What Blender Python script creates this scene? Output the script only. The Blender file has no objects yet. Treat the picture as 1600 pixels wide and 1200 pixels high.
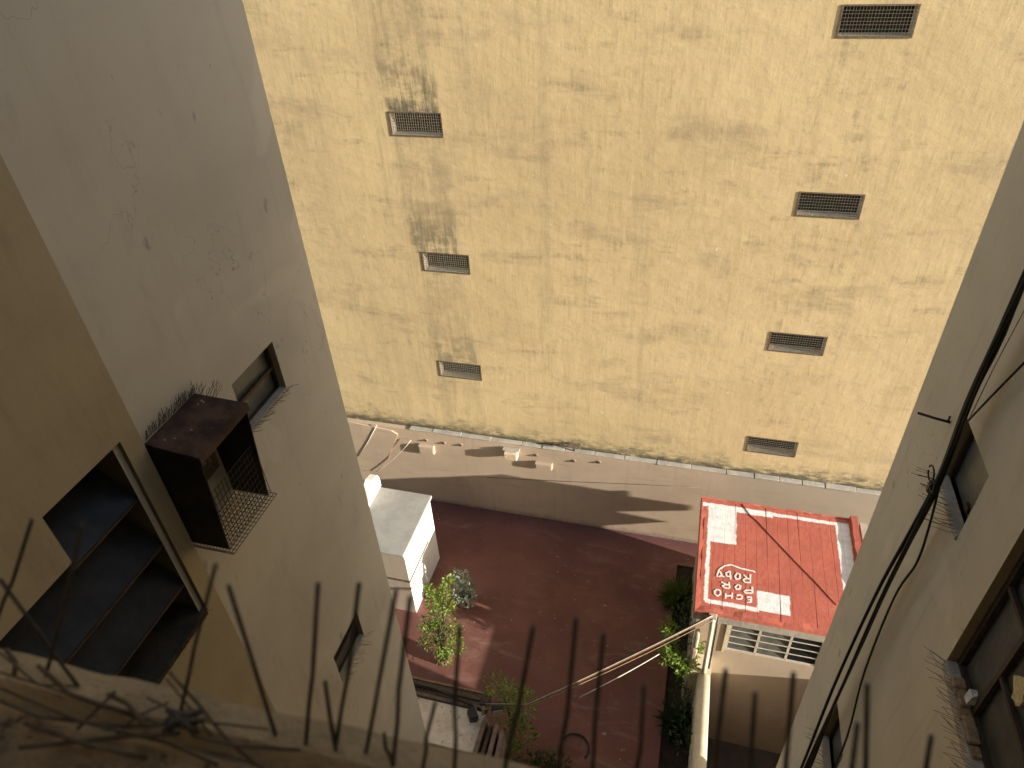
import bpy, bmesh, math, random
from mathutils import Vector, Matrix
random.seed(7)
S = bpy.context.scene
COL = S.collection

# ---------------------------------------------------------------- camera
# the camera is the world origin; the courtyard floor lies 13.36 m below it
F, CX, CY = 1100.0, 800.0, 600.0
def unit(v):
    return v.normalized()
_down = unit(Vector((890 - CX, 2040 - CY, F)))
_up = -_down
_X = -unit(Vector((-3800 - CX, 50 - CY, F)))
_X = unit(_X - _up * _X.dot(_up))
_Y = _up.cross(_X)
RM = Matrix((_X, _Y, _up))            # camera axes (right, down, forward) -> world
cam = bpy.data.cameras.new('camera')
camo = bpy.data.objects.new('camera', cam); COL.objects.link(camo)
r_, u_, b_ = RM @ Vector((1, 0, 0)), RM @ Vector((0, -1, 0)), RM @ Vector((0, 0, -1))
camo.matrix_world = Matrix(((r_.x, u_.x, b_.x, 0), (r_.y, u_.y, b_.y, 0), (r_.z, u_.z, b_.z, 0), (0, 0, 0, 1)))
cam.sensor_width = 36; cam.lens = 36 * F / 1600
cam.clip_start = 0.02; cam.clip_end = 500
cam.dof.use_dof = True; cam.dof.focus_distance = 11; cam.dof.aperture_fstop = 7.0
S.camera = camo
def ray(u, v): return RM @ Vector((u - CX, v - CY, F))
def onx(u, v, c): r = ray(u, v); return r * (c / r.x)
def ony(u, v, c): r = ray(u, v); return r * (c / r.y)
def onz(u, v, c): r = ray(u, v); return r * (c / r.z)

# ---------------------------------------------------------------- light
SUN = Vector((1.0, -0.19, 0.25)).normalized()       # towards the sun
W = bpy.data.worlds.new('World'); S.world = W; W.use_nodes = True
wn = W.node_tree.nodes; wl = W.node_tree.links
sky = wn.new('ShaderNodeTexSky'); sky.sky_type = 'NISHITA'; sky.sun_disc = False
sky.sun_elevation = math.asin(SUN.z); sky.sun_rotation = math.atan2(SUN.x, SUN.y)
wl.new(sky.outputs[0], wn['Background'].inputs[0]); wn['Background'].inputs[1].default_value = 0.13
sl = bpy.data.lights.new('sun', 'SUN'); sl.energy = 5.0; sl.angle = math.radians(0.5); sl.color = (1.0, 0.94, 0.84)
so = bpy.data.objects.new('sun', sl); COL.objects.link(so)
so.rotation_euler = SUN.to_track_quat('Z', 'Y').to_euler()
S.view_settings.view_transform = 'Standard'; S.view_settings.look = 'None'
S.view_settings.exposure = 1.1; S.view_settings.gamma = 1.0

# ---------------------------------------------------------------- materials
class NT:
    def __init__(s, name):
        s.m = bpy.data.materials.new(name); s.m.use_nodes = True
        s.n = s.m.node_tree.nodes; s.l = s.m.node_tree.links
        s.p = s.n['Principled BSDF']
        s.pos = s.n.new('ShaderNodeNewGeometry').outputs['Position']
        sx = s.n.new('ShaderNodeSeparateXYZ'); s.l.new(s.pos, sx.inputs[0])
        s.x, s.y, s.z = sx.outputs
    def put(s, sock, v):
        if hasattr(v, 'is_output'): s.l.new(v, sock)
        else: sock.default_value = v
    def math(s, op, a, b=0.0, clamp=False):
        n = s.n.new('ShaderNodeMath'); n.operation = op; n.use_clamp = clamp
        s.put(n.inputs[0], a); s.put(n.inputs[1], b); return n.outputs[0]
    def step(s, v, lo, hi, a=0.0, b=1.0):
        n = s.n.new('ShaderNodeMapRange'); n.interpolation_type = 'SMOOTHSTEP'
        s.put(n.inputs[0], v); n.inputs[1].default_value = lo; n.inputs[2].default_value = hi
        n.inputs[3].default_value = a; n.inputs[4].default_value = b; return n.outputs[0]
    def noise(s, scale=(1, 1, 1), k=1.0, detail=4, rough=0.6, dist=0.0):
        mp = s.n.new('ShaderNodeVectorMath'); mp.operation = 'MULTIPLY'
        s.l.new(s.pos, mp.inputs[0]); mp.inputs[1].default_value = scale
        n = s.n.new('ShaderNodeTexNoise'); s.l.new(mp.outputs[0], n.inputs['Vector'])
        n.inputs['Scale'].default_value = k; n.inputs['Detail'].default_value = detail
        n.inputs['Roughness'].default_value = rough; n.inputs['Distortion'].default_value = dist
        return n.outputs['Fac']
    def mix(s, f, a, b):
        n = s.n.new('ShaderNodeMix'); n.data_type = 'RGBA'
        s.put(n.inputs[0], f)
        for i, c in ((6, a), (7, b)):
            if isinstance(c, tuple): c = c + (1.0,) if len(c) == 3 else c
            s.put(n.inputs[i], c)
        return n.outputs[2]
    def mul(s, *a):
        o = a[0]
        for b in a[1:]: o = s.math('MULTIPLY', o, b)
        return o
    def add(s, *a):
        o = a[0]
        for b in a[1:]: o = s.math('ADD', o, b)
        return o
    def bump(s, h, dist=0.01, strength=1.0):
        n = s.n.new('ShaderNodeBump'); n.inputs['Strength'].default_value = strength
        n.inputs['Distance'].default_value = dist; s.l.new(h, n.inputs['Height'])
        s.l.new(n.outputs[0], s.p.inputs['Normal'])
    def rect(s, x0, x1, y0, y1, soft=0.012, wob=None):
        x, y = s.x, s.y
        if wob is not None: x = s.add(x, wob); y = s.add(y, wob)
        a = s.math('MULTIPLY', s.step(x, x0 - soft, x0 + soft), s.step(x, x1 - soft, x1 + soft, 1, 0))
        b = s.math('MULTIPLY', s.step(y, y0 - soft, y0 + soft), s.step(y, y1 - soft, y1 + soft, 1, 0))
        return s.math('MULTIPLY', a, b)
    def done(s, col, rough=0.9, spec=0.3, metal=0.0):
        s.put(s.p.inputs['Base Color'], col + (1.0,) if isinstance(col, tuple) and len(col) == 3 else col)
        s.put(s.p.inputs['Roughness'], rough)
        s.p.inputs['Specular IOR Level'].default_value = spec
        s.p.inputs['Metallic'].default_value = metal
        return s.m

def plaster(name, c, c2, bump=0.004, spot=True, k=1.0, streak=0.35, rough=0.9):
    t = NT(name)
    big = t.step(t.noise((.5, .5, .7), 1.3 * k, 5, .6), .35, .7)
    col = t.mix(big, c, c2)
    st = t.step(t.noise((5, 5, .4), 1.5, 4, .7), .52, .75)
    col = t.mix(t.mul(st, streak), col, tuple(x * .62 for x in c2))
    if spot:
        sp = t.step(t.noise((1, 1, .5), 6.0, 3, .5), .70, .76)
        col = t.mix(t.mul(sp, .5), col, tuple(x * .4 for x in c2))
    # hairline cracks and pale repaired patches
    cn = t.noise((1, 1, .8), 1.1 * k, 5, .6, .3)
    crack = t.mul(t.step(t.math('ABSOLUTE', t.math('SUBTRACT', cn, .47)), .0, .0022, 1, 0), t.step(t.noise((1, 1, 1), .7, 2, .5), .52, .58))
    col = t.mix(t.mul(crack, .55), col, tuple(x * .38 for x in c2))
    patch = t.step(t.noise((1, 1, 1), .75 * k, 3, .5, .8), .615, .65)
    col = t.mix(t.mul(patch, .30), col, tuple(min(1, x * 1.22) for x in c))
    grime = t.step(t.noise((1.2, 1.2, .5), 2.3 * k, 5, .7), .54, .74)
    col = t.mix(t.mul(grime, .30), col, tuple(x * .62 for x in c2))
    t.bump(t.add(t.mul(t.noise((1, 1, 1), 3, 3, .5), .8), t.mul(t.noise((1, 1, 1), 40, 3, .6), .35), t.mul(crack, -.5)), bump)
    return t.done(col, rough)

def flat(name, c, rough=.7, metal=0.0, var=.25, k=8.0, bump=.0015, spec=.4):
    t = NT(name)
    n = t.step(t.noise((1, 1, 1), k, 5, .65), .3, .7)
    col = t.mix(n, tuple(x * (1 - var) for x in c), tuple(min(1, x * (1 + var)) for x in c))
    if bump: t.bump(t.noise((1, 1, 1), k * 5, 3, .6), bump)
    return t.done(col, rough, spec, metal)

def yellow_material():
    t = NT('yellow_plaster')
    col = t.mix(t.step(t.noise((.40, 1, .55), 1.0, 5, .6), .34, .66), (.675, .525, .295), (.595, .460, .258))
    col = t.mix(t.mul(t.step(t.noise((.9, 1, 1.5), 1.5, 5, .62), .50, .72), .45), col, (.66, .535, .275))
    fine = t.noise((9, 1, .9), 1.0, 5, .75)
    fine2 = t.noise((20, 1, 2.4), 1.0, 4, .75)
    col = t.mix(t.mul(t.step(fine, .52, .74), .50), col, (.72, .58, .34))
    col = t.mix(t.mul(t.step(fine2, .48, .80), .60), col, (.40, .305, .165))
    drip = t.step(t.noise((4.2, 1, .16), 1.0, 4, .7), .50, .70)
    col = t.mix(t.mul(drip, .34), col, (.44, .345, .20))
    # broad soft darker smudges, lying level
    sm = t.step(t.noise((.55, 1, 1.7), 1.15, 6, .62, .25), .50, .74)
    col = t.mix(t.mul(sm, t.step(fine, .22, .62), .78), col, (.365, .285, .178))
    hz = t.step(t.noise((.75, 1, 3.2), 1.25, 6, .66, .3), .56, .74)
    col = t.mix(t.mul(hz, t.step(fine2, .28, .66), .72), col, (.285, .225, .140))
    # rain stains down the column of vents on the left
    wob = t.mul(t.math('SUBTRACT', t.noise((1.2, 1, .9), 2.2, 4, .65), .5), .42)
    cx = t.math('MULTIPLY', t.math('ADD', t.z, 3.6), -.05)
    dx = t.math('ABSOLUTE', t.add(t.x, wob, 5.06, t.mul(cx, -1.0)))
    band = t.step(t.add(dx, t.mul(t.math('SUBTRACT', fine, .5), .5)), .36, .60, 1, 0)
    edge = t.step(t.math('ABSOLUTE', t.math('SUBTRACT', dx, .40)), .0, .16, 1, 0)
    zz = t.math('FRACT', t.math('MULTIPLY', t.math('ADD', t.z, 14.32), 1 / 2.67))     # 1 at a vent's sill, falling below it
    vert = t.math('MAXIMUM', t.step(zz, .02, .50, 1.0, .28), t.step(zz, .70, .98, 0, .45))
    br = t.add(t.mul(t.noise((7, 1, .8), 1.4, 5, .75), .55), t.mul(t.noise((1.3, 1, 2.6), 1.5, 6, .72), .55))
    streak = t.step(t.add(br, t.mul(edge, .07)), .45, .64)
    hi = t.step(t.z, -9.5, -2.6, .60, 1.0)
    col = t.mix(t.math('MULTIPLY', t.mul(band, vert, streak, hi), 1.0, True), col, (.150, .135, .092))
    # lighter stains round the vents on the right
    dx2 = t.math('ABSOLUTE', t.math('SUBTRACT', t.add(t.x, t.mul(wob, 2.0)), 2.05))
    band2 = t.step(dx2, .45, .85, 1, 0)
    zz2 = t.math('FRACT', t.math('MULTIPLY', t.math('ADD', t.z, 10.33 + 8.0), 1 / 2.67))
    st2 = t.step(t.add(t.mul(t.noise((6, 1, .9), 1.3, 5, .75), .5), t.mul(t.noise((1.2, 1, 1.9), 1.7, 5, .7), .6)), .56, .72)
    col = t.mix(t.mul(band2, st2, .60), col, (.27, .22, .145))
    # mould at the foot of the wall
    mz = t.add(t.z, t.mul(t.math('SUBTRACT', t.noise((1.3, 1, 3), 1.2, 5, .7), .5), 1.1))
    mould = t.mul(t.step(mz, -10.98, -10.50, 1, 0), t.step(t.noise((3, 1, 9), 1.6, 5, .75), .36, .56))
    col = t.mix(t.mul(mould, .92), col, (.15, .135, .09))
    foot = t.step(t.add(t.z, t.mul(t.noise((2, 1, 2), 2.5, 4, .7), .16)), -10.86, -10.74, 1, 0)
    col = t.mix(t.mul(foot, .85, t.step(t.noise((1.2, 1, 1), 1.2, 3, .6), .34, .5)), col, (.085, .078, .05))
    chip = t.step(t.noise((1, 1, .7), 11, 2, .5), .765, .785)
    col = t.mix(t.mul(chip, .7), col, (.78, .72, .60))
    h = t.add(t.mul(t.noise((1.4, 1, 2.4), 2.0, 4, .6), 1.0), t.mul(fine2, .16), t.mul(t.noise((1, 1, .6), 30, 3, .7), .08))
    t.bump(h, .010)
    return t.done(col, .95, .2)

def red_roof_material():
    t = NT('red_painted_roof')
    col = t.mix(t.step(t.noise((1, 1, 1), 2.2, 5, .6), .35, .7), (.475, .130, .088), (.40, .108, .075))
    col = t.mix(t.mul(t.step(t.noise((.5, 2.5, 1), 3, 4, .7), .5, .75), .5), col, (.46, .19, .14))
    col = t.mix(t.mul(t.step(t.noise((1, 1, 1), 9, 5, .75), .52, .70), .35), col, (.33, .085, .065))
    wob = t.mul(t.math('SUBTRACT', t.noise((1, 1, 1), 5.5, 4, .7), .5), .07)
    w = None
    B = WHITE
    for b in B:
        r = t.rect(*b, .014, wob)
        w = r if w is None else t.math('MAXIMUM', w, r)
    wear = t.step(t.noise((1, 1, 1), 22, 4, .7), .26, .36)
    wc = t.mix(t.step(t.noise((1, 2, 1), 5, 4, .6), .4, .7), (.80, .79, .77), (.66, .655, .65))
    col = t.mix(t.mul(w, wear), col, wc)
    t.bump(t.add(t.noise((1, 1, 1), 12, 4, .6), t.mul(t.noise((1, 1, 1), 60, 3, .6), .4)), .008)
    return t.done(col, .85, .25)

def red_floor_material():
    t = NT('red_oxide_floor')
    col = t.mix(t.step(t.noise((1, 1, 1), .8, 6, .65), .35, .68), (.180, .074, .056), (.140, .057, .045))
    col = t.mix(t.mul(t.step(t.noise((.6, 1.4, 1), 1.6, 6, .7, .6), .53, .70), .70), col, (.235, .135, .105))
    col = t.mix(t.mul(t.step(t.noise((1, 1, 1), 7, 4, .7), .60, .72), .45), col, (.24, .15, .12))
    sc = t.step(t.noise((1, 1, 1), 9, 2, .5), .735, .75)
    col = t.mix(sc, col, (.34, .26, .23))
    # darker, purplish edge along the boundary wall
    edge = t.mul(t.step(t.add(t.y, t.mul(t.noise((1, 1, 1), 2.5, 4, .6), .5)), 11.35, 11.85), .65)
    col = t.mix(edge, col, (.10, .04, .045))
    t.bump(t.noise((1, 1, 1), 14, 5, .65), .006)
    return t.done(col, t.step(t.noise((1, 1, 1), 2, 3, .6), .3, .7, .55, .85), .35)

def tan_material():
    t = NT('tan_render')
    col = t.mix(t.step(t.noise((.5, .5, .8), 1.2, 5, .6), .35, .68), (.50, .385, .275), (.44, .34, .245))
    st = t.step(t.noise((6, 6, .5), 1.2, 5, .75), .5, .74)
    col = t.mix(t.mul(st, .40), col, (.36, .275, .20))
    hz = t.step(t.noise((.7, 1, 7), 1.5, 4, .6), .60, .68)
    col = t.mix(t.mul(hz, .35), col, (.30, .235, .17))
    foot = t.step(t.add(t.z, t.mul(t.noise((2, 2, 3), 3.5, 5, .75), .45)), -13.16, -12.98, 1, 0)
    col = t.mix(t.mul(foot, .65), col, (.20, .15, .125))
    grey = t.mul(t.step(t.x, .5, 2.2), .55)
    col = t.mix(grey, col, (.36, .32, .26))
    t.bump(t.add(t.noise((1.2, 1, 2), 2, 4, .6), t.mul(t.noise((1, 1, 1), 35, 3, .6), .15)), .005)
    return t.done(col, .95, .2)

def rough_cement(name, c, c2, k=9, bump=.012, pit=.5):
    t = NT(name)
    col = t.mix(t.step(t.noise((1, 1, 1), k * .4, 6, .7), .35, .68), c, c2)
    col = t.mix(t.mul(t.step(t.noise((1, 1, 1), k * 2.2, 4, .65), .60, .70), pit), col, tuple(x * .35 for x in c2))
    t.bump(t.add(t.noise((1, 1, 1), k, 6, .7), t.mul(t.noise((1, 1, 1), k * 7, 3, .6), .4)), bump)
    return t.done(col, .95, .2)

def leaf_material(name, c, c2, k=6):
    t = NT(name)
    col = t.mix(t.step(t.noise((1, 1, 1), k, 3, .6), .35, .65), c, c2)
    col = t.mix(t.mul(t.step(t.noise((1, 1, 1), 31, 2, .5), .5, .65), .5), col, tuple(x * .55 for x in c))
    t.done(col, .5, .4)
    tr = t.n.new('ShaderNodeBsdfTranslucent'); t.l.new(col, tr.inputs[0])
    mx = t.n.new('ShaderNodeMixShader'); mx.inputs[0].default_value = .35
    t.l.new(t.p.outputs[0], mx.inputs[1]); t.l.new(tr.outputs[0], mx.inputs[2])
    out = [n for n in t.n if n.type == 'OUTPUT_MATERIAL'][0]
    t.l.new(mx.outputs[0], out.inputs[0])
    return t.m

# white paint on the red roof (x0,x1,y0,y1 on the roof)
RZ = -10.9
def _rr(a, b):
    p, q = onz(*a, RZ), onz(*b, RZ)
    return (min(p.x, q.x), max(p.x, q.x), min(p.y, q.y), max(p.y, q.y))
def z8(x, y): return (1060 + x * .1875, 770 + y * .1875)
WHITE = [(.855, .925, 8.16, 10.52),                                # left line
         (.74, 3.50, 10.47, 10.555),                               # far line
         (.88, 2.10, 10.42, 10.57),                                # far line, broad half
         (.88, 1.40, 9.56, 10.56),                                 # corner block
         (.88, 1.80, 8.12, 8.21),                                  # near line
         (1.77, 2.33, 8.16, 8.58),                                 # near block
         (3.265, 3.515, 8.9, 10.56)]                               # right band

M = {}
M['yellow'] = yellow_material()
M['roof'] = red_roof_material()
M['floor'] = red_floor_material()
M['tan'] = tan_material()
M['left_wall'] = plaster('grey_cream_paint', (.565, .545, .49), (.485, .465, .42), .0025, True, .8, .16)
M['left_near'] = plaster('ochre_cream_paint', (.42, .365, .255), (.345, .30, .21), .004, True, 1.0, .30)
M['jamb'] = plaster('ochre_jamb_paint', (.34, .275, .16), (.27, .215, .125), .003, False, 1.0, .25)
M['right_wall'] = plaster('beige_paint', (.60, .525, .405), (.52, .455, .35), .0025, True, .8, .30)
M['cream_jamb'] = plaster('cream_jamb', (.74, .68, .56), (.64, .57, .45), .002, False, 1, .1)
M['coping'] = rough_cement('grey_cement', (.46, .42, .36), (.34, .31, .26), 9, .01, .45)
M['slab'] = rough_cement('roof_slab_cement', (.36, .35, .325), (.29, .285, .265), 5, .006, .25)
M['white'] = flat('white_paint', (.80, .78, .73), .8, 0, .05, 3)
M['tower_tan'] = plaster('tan_tower_render', (.42, .345, .27), (.38, .31, .245), .003, False, 1, .2)
M['block_plaster'] = rough_cement('speckled_plaster', (.86, .76, .62), (.66, .55, .43), 7, .014, .9)
M['house_front'] = plaster('tan_house_render', (.46, .365, .27), (.42, .33, .24), .003, False, 1, .2)
M['dark_void'] = flat('dark_interior', (.018, .018, .02), .6, 0, .2, 3)
M['mesh_wire'] = flat('pale_wire', (.27, .235, .17), .6, 0, .2, 20, 0)
M['mesh_frame'] = flat('rusty_frame', (.17, .13, .09), .7, .3, .3, 20)
M['rust'] = flat('rusty_sheet', (.075, .040, .028), .75, .1, .6, 5, .004)
M['black_sheet'] = flat('blackened_sheet', (.022, .018, .017), .65, .2, .4, 6, .002)
M['dark_wire'] = flat('dark_wire', (.045, .035, .03), .6, .3, .3, 20, 0)
M['pale_strip'] = flat('pale_strip', (.38, .33, .25), .6, 0, .2, 9)
M['cable'] = flat('black_cable', (.012, .011, .011), .5, 0, .3, 9, 0)
M['cable_white'] = flat('white_cable', (.62, .58, .50), .5, 0, .15, 9, 0)
M['cable_brown'] = flat('brown_cable', (.25, .10, .06), .5, 0, .2, 9, 0)
M['pane_dark'] = flat('dark_glass', (.012, .013, .015), .3, 0, .3, 2, .0005, .3)
M['pane_sky_tint'] = flat('sky_tinted_glass', (.030, .031, .036), .38, 0, .45, 3, .0015, .22)  # dusty glass; blue in the base colour imitates reflected sky
M['pane_grey'] = flat('frosted_glass', (.10, .10, .088), .35, 0, .3, 4, .002, .5)
M['pane_green'] = flat('dusty_green_glass', (.065, .066, .052), .3, 0, .35, 5, .003, .5)
M['brown_frame'] = flat('brown_frame', (.055, .036, .024), .6, 0, .3, 9)
M['white_frame'] = flat('chalky_frame', (.55, .50, .42), .7, 0, .12, 9)
M['cream_pipe'] = flat('cream_pipe', (.66, .56, .40), .6, 0, .12, 5)
M['ledge'] = rough_cement('rough_mortar', (.40, .285, .165), (.22, .155, .092), 30, .008, .8)
M['ledge_lip'] = rough_cement('smooth_mortar', (.50, .365, .205), (.38, .275, .155), 22, .005, .6)
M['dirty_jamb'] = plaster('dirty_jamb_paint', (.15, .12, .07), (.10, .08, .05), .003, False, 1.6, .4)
M['sill_dark'] = rough_cement('dark_rough_sill', (.085, .075, .062), (.05, .045, .038), 12, .006, .6)  # dark rough mortar for the sill of the large left opening
M['pane_lightened'] = flat('lightened_pane', (.55, .53, .48), .6, 0, .15, 4)  # pane behind the hood, colour raised for light through the open front
M['spike'] = flat('weathered_spike', (.085, .072, .058), .7, .2, .3, 60, .0005)
M['twig'] = flat('dry_twig', (.105, .072, .040), .8, 0, .3, 40, .0005)
M['timber'] = flat('old_timber', (.11, .078, .055), .85, 0, .4, 14, .006)
M['timber_pale'] = flat('weathered_board', (.20, .145, .12), .85, 0, .25, 10, .004)
M['timber_edge'] = flat('pale_timber_edge', (.30, .21, .11), .85, 0, .3, 14, .004)
M['concrete_dark'] = rough_cement('yard_concrete', (.12, .098, .078), (.085, .07, .056), 5, .006, .3)
M['soil'] = rough_cement('soil', (.05, .036, .026), (.03, .023, .017), 14, .02, .5)
M['terracotta'] = flat('terracotta', (.20, .105, .075), .85, 0, .2, 9)
M['bark'] = flat('bark', (.10, .075, .05), .9, 0, .3, 20, .004)
M['leaf_lime'] = leaf_material('lime_leaf', (.22, .30, .045), (.12, .20, .03))
M['leaf_grey'] = leaf_material('grey_green_leaf', (.38, .44, .34), (.20, .26, .18))
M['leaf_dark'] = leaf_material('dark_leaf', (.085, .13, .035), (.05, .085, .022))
M['leaf_grass'] = leaf_material('grass_leaf', (.24, .30, .075), (.16, .21, .05))
M['bird_wire'] = flat('bird_wire', (.075, .055, .04), .6, .3, .2, 20, 0)
M['cord'] = flat('red_painted_cord', (.22, .05, .04), .8, 0, .2, 9, 0)
M['lamp_black'] = flat('black_lamp', (.015, .015, .017), .4, 0, .2, 9, 0)
M['lamp_glass'] = flat('lamp_glass', (.55, .56, .56), .2, 0, .1, 9, 0)
M['brick'] = flat('pale_block', (.62, .47, .32), .9, 0, .2, 20, .004)
M['foam'] = flat('yellowed_foam', (.62, .50, .28), .9, 0, .2, 30, .004)
M['tile'] = flat('white_tile', (.66, .65, .60), .4, 0, .1, 20)

# ---------------------------------------------------------------- mesh helpers
def wloc(o):
    l = Vector((0, 0, 0))
    while o is not None: l += o.location; o = o.parent
    return l
class MB:
    def __init__(s): s.b = bmesh.new(); s.mats = []
    def mi(s, m):
        if m is None: return 0
        if m not in s.mats: s.mats.append(m)
        return s.mats.index(m)
    def face(s, pts, m=None):
        f = s.b.faces.new([s.b.verts.new(Vector(p)) for p in pts]); f.material_index = s.mi(m); return s
    def box(s, x0, x1, y0, y1, z0, z1, m=None, skip='', bevel=0):
        return s.hexa([(x0, y0, z0), (x1, y0, z0), (x1, y1, z0), (x0, y1, z0), (x0, y0, z1), (x1, y0, z1), (x1, y1, z1), (x0, y1, z1)], m, skip, bevel)
    def hexa(s, P, m=None, skip='', bevel=0):
        v = [s.b.verts.new(Vector(p)) for p in P]
        F_ = {'b': (3, 2, 1, 0), 't': (4, 5, 6, 7), 'n': (0, 1, 5, 4), 'r': (1, 2, 6, 5), 'f': (2, 3, 7, 6), 'l': (3, 0, 4, 7)}
        fs = []
        for k, q in F_.items():
            if k in skip: continue
            f = s.b.faces.new([v[i] for i in q]); f.material_index = s.mi(m); fs.append(f)
        if bevel:
            ed = {e for f in fs for e in f.edges}
            bmesh.ops.bevel(s.b, geom=list(ed), offset=bevel, segments=1, affect='EDGES')
        return s
    def tube(s, pts, r, m=None, n=6, r1=None, cap=True):
        pts = [Vector(p) for p in pts]; rings = []
        ref = Vector((.31, .17, .93))
        for i, p in enumerate(pts):
            d = (pts[min(i + 1, len(pts) - 1)] - pts[max(i - 1, 0)]).normalized()
            a = d.cross(ref)
            if a.length < 1e-3: a = d.cross(Vector((1, 0, 0)))
            a.normalize(); c = d.cross(a)
            k = i / max(1, len(pts) - 1); rr = r + ((r1 if r1 is not None else r) - r) * k
            rings.append([s.b.verts.new(p + (a * math.cos(t) + c * math.sin(t)) * rr) for t in [2 * math.pi * j / n for j in range(n)]])
        for i in range(len(rings) - 1):
            for j in range(n):
                f = s.b.faces.new((rings[i][j], rings[i][(j + 1) % n], rings[i + 1][(j + 1) % n], rings[i + 1][j]))
                f.material_index = s.mi(m); f.smooth = n > 4
        if cap:
            s.b.faces.new(rings[0][::-1]).material_index = s.mi(m); s.b.faces.new(rings[-1]).material_index = s.mi(m)
        return s
    def build(s, name, mat, parent=None):
        me = bpy.data.meshes.new(name)
        L = wloc(parent)
        for v in s.b.verts: v.co -= L
        s.b.normal_update()
        s.b.to_mesh(me); s.b.free()
        ms = s.mats if s.mats and s.mats[0] is not None else [mat]
        for m in ms: me.materials.append(m)
        o = bpy.data.objects.new(name, me); COL.objects.link(o)
        if parent is not None: o.parent = parent
        return o
def tag(o, label=None, cat=None, group=None, kind=None):
    for k, v in (('label', label), ('category', cat), ('group', group), ('kind', kind)):
        if v: o[k] = v
    return o
def thing(name, loc, label, cat, group=None):
    o = bpy.data.objects.new(name, None); COL.objects.link(o); o.location = loc; o.empty_display_size = .2
    return tag(o, label, cat, group)

def wall_sheet(mb, axis, c, U, V, holes, depth, m=None, mj=None):
    """a wall face on plane axis=c with rectangular holes and their reveals"""
    us = sorted({U[0], U[1], *[h[0] for h in holes], *[h[1] for h in holes]})
    vs = sorted({V[0], V[1], *[h[2] for h in holes], *[h[3] for h in holes]})
    P = (lambda u, v, d=0: (c + d, u, v)) if axis == 'x' else (lambda u, v, d=0: (u, c + d, v))
    def solid(i, j):
        if i < 0 or j < 0 or i >= len(us) - 1 or j >= len(vs) - 1: return True
        uc, vc = (us[i] + us[i + 1]) / 2, (vs[j] + vs[j + 1]) / 2
        return not any(h[0] < uc < h[1] and h[2] < vc < h[3] for h in holes)
    for i in range(len(us) - 1):
        for j in range(len(vs) - 1):
            a, b, e, f = us[i], us[i + 1], vs[j], vs[j + 1]
            if solid(i, j): mb.face([P(a, e), P(b, e), P(b, f), P(a, f)], m)
            else:
                if solid(i - 1, j): mb.face([P(a, e), P(a, f), P(a, f, depth), P(a, e, depth)], mj or m)
                if solid(i + 1, j): mb.face([P(b, e), P(b, f), P(b, f, depth), P(b, e, depth)], mj or m)
                if solid(i, j - 1): mb.face([P(a, e), P(b, e), P(b, e, depth), P(a, e, depth)], mj or m)
                if solid(i, j + 1): mb.face([P(a, f), P(b, f), P(b, f, depth), P(a, f, depth)], mj or m)

# ================================================================ SETTING
FZ = -13.36
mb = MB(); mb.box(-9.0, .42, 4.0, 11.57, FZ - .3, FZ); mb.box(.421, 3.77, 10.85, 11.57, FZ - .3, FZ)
tag(mb.build('courtyard_floor', M['floor']), kind='structure')
mb = MB(); mb.box(.42, .905, 4.0, 10.85, FZ - .3, FZ - .06)
tag(mb.build('planting_bed', M['soil']), kind='structure')
mb = MB(); mb.box(.9, 12.0, 0.5, 11.60, -15.6, -15.3)
tag(mb.build('lower_yard', M['concrete_dark']), kind='structure')
mb = MB(); mb.box(3.78, 30, 7.4, 11.6, FZ - .3, FZ - .01)
tag(mb.build('alley', M['concrete_dark']), kind='structure')
mb = MB(); mb.face([(-150, -150, -15.7), (150, -150, -15.7), (150, 150, -15.7), (-150, 150, -15.7)])
tag(mb.build('ground', M['concrete_dark']), kind='structure')

# ---------------------------------------------------------------- yellow building
YW = 11.7
yb = thing('apartment_building', (-1.5, YW, -15.7), 'tall building with a stained yellow plaster wall and seven small barred vents', 'building')
vents = []
for q in (((606, 174), (693, 214)), ((658, 393), (733, 427)), ((684, 563), (751, 592)), ((1316, 7), (1432, 59)),
          ((1249, 299), (1354, 342)), ((1204, 518), (1294, 555)), ((1169, 681), (1247, 712))):
    a, b = ony(*q[0], YW), ony(*q[1], YW)
    vents.append(a)
cols = {'l': [], 'r': []}
VW, VH = 1.0, .41
holes = []
for i, a in enumerate(vents):
    x0 = a.x + .03; zt = a.z - .02
    if i >= 3: x0 += .0
    holes.append((x0, x0 + VW - .06, zt - VH + .03, zt))
mb = MB()
wall_sheet(mb, 'y', YW, (-14, 16), (-15.7, 6.0), holes, .21, M['yellow'], M['cream_jamb'])
mb.face([(-14, YW, 6.0), (16, YW, 6.0), (16, YW + 9, 6.0), (-14, YW + 9, 6.0)], M['yellow'])
mb.face([(-14, YW, -15.7), (-14, YW + 9, -15.7), (-14, YW + 9, 6.0), (-14, YW, 6.0)], M['yellow'])
mb.face([(16, YW, -15.7), (16, YW + 9, -15.7), (16, YW + 9, 6.0), (16, YW, 6.0)], M['yellow'])
mb.face([(-14, YW + 9, -15.7), (16, YW + 9, -15.7), (16, YW + 9, 6.0), (-14, YW + 9, 6.0)], M['yellow'])
mb.build('wall', None, yb)
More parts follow.
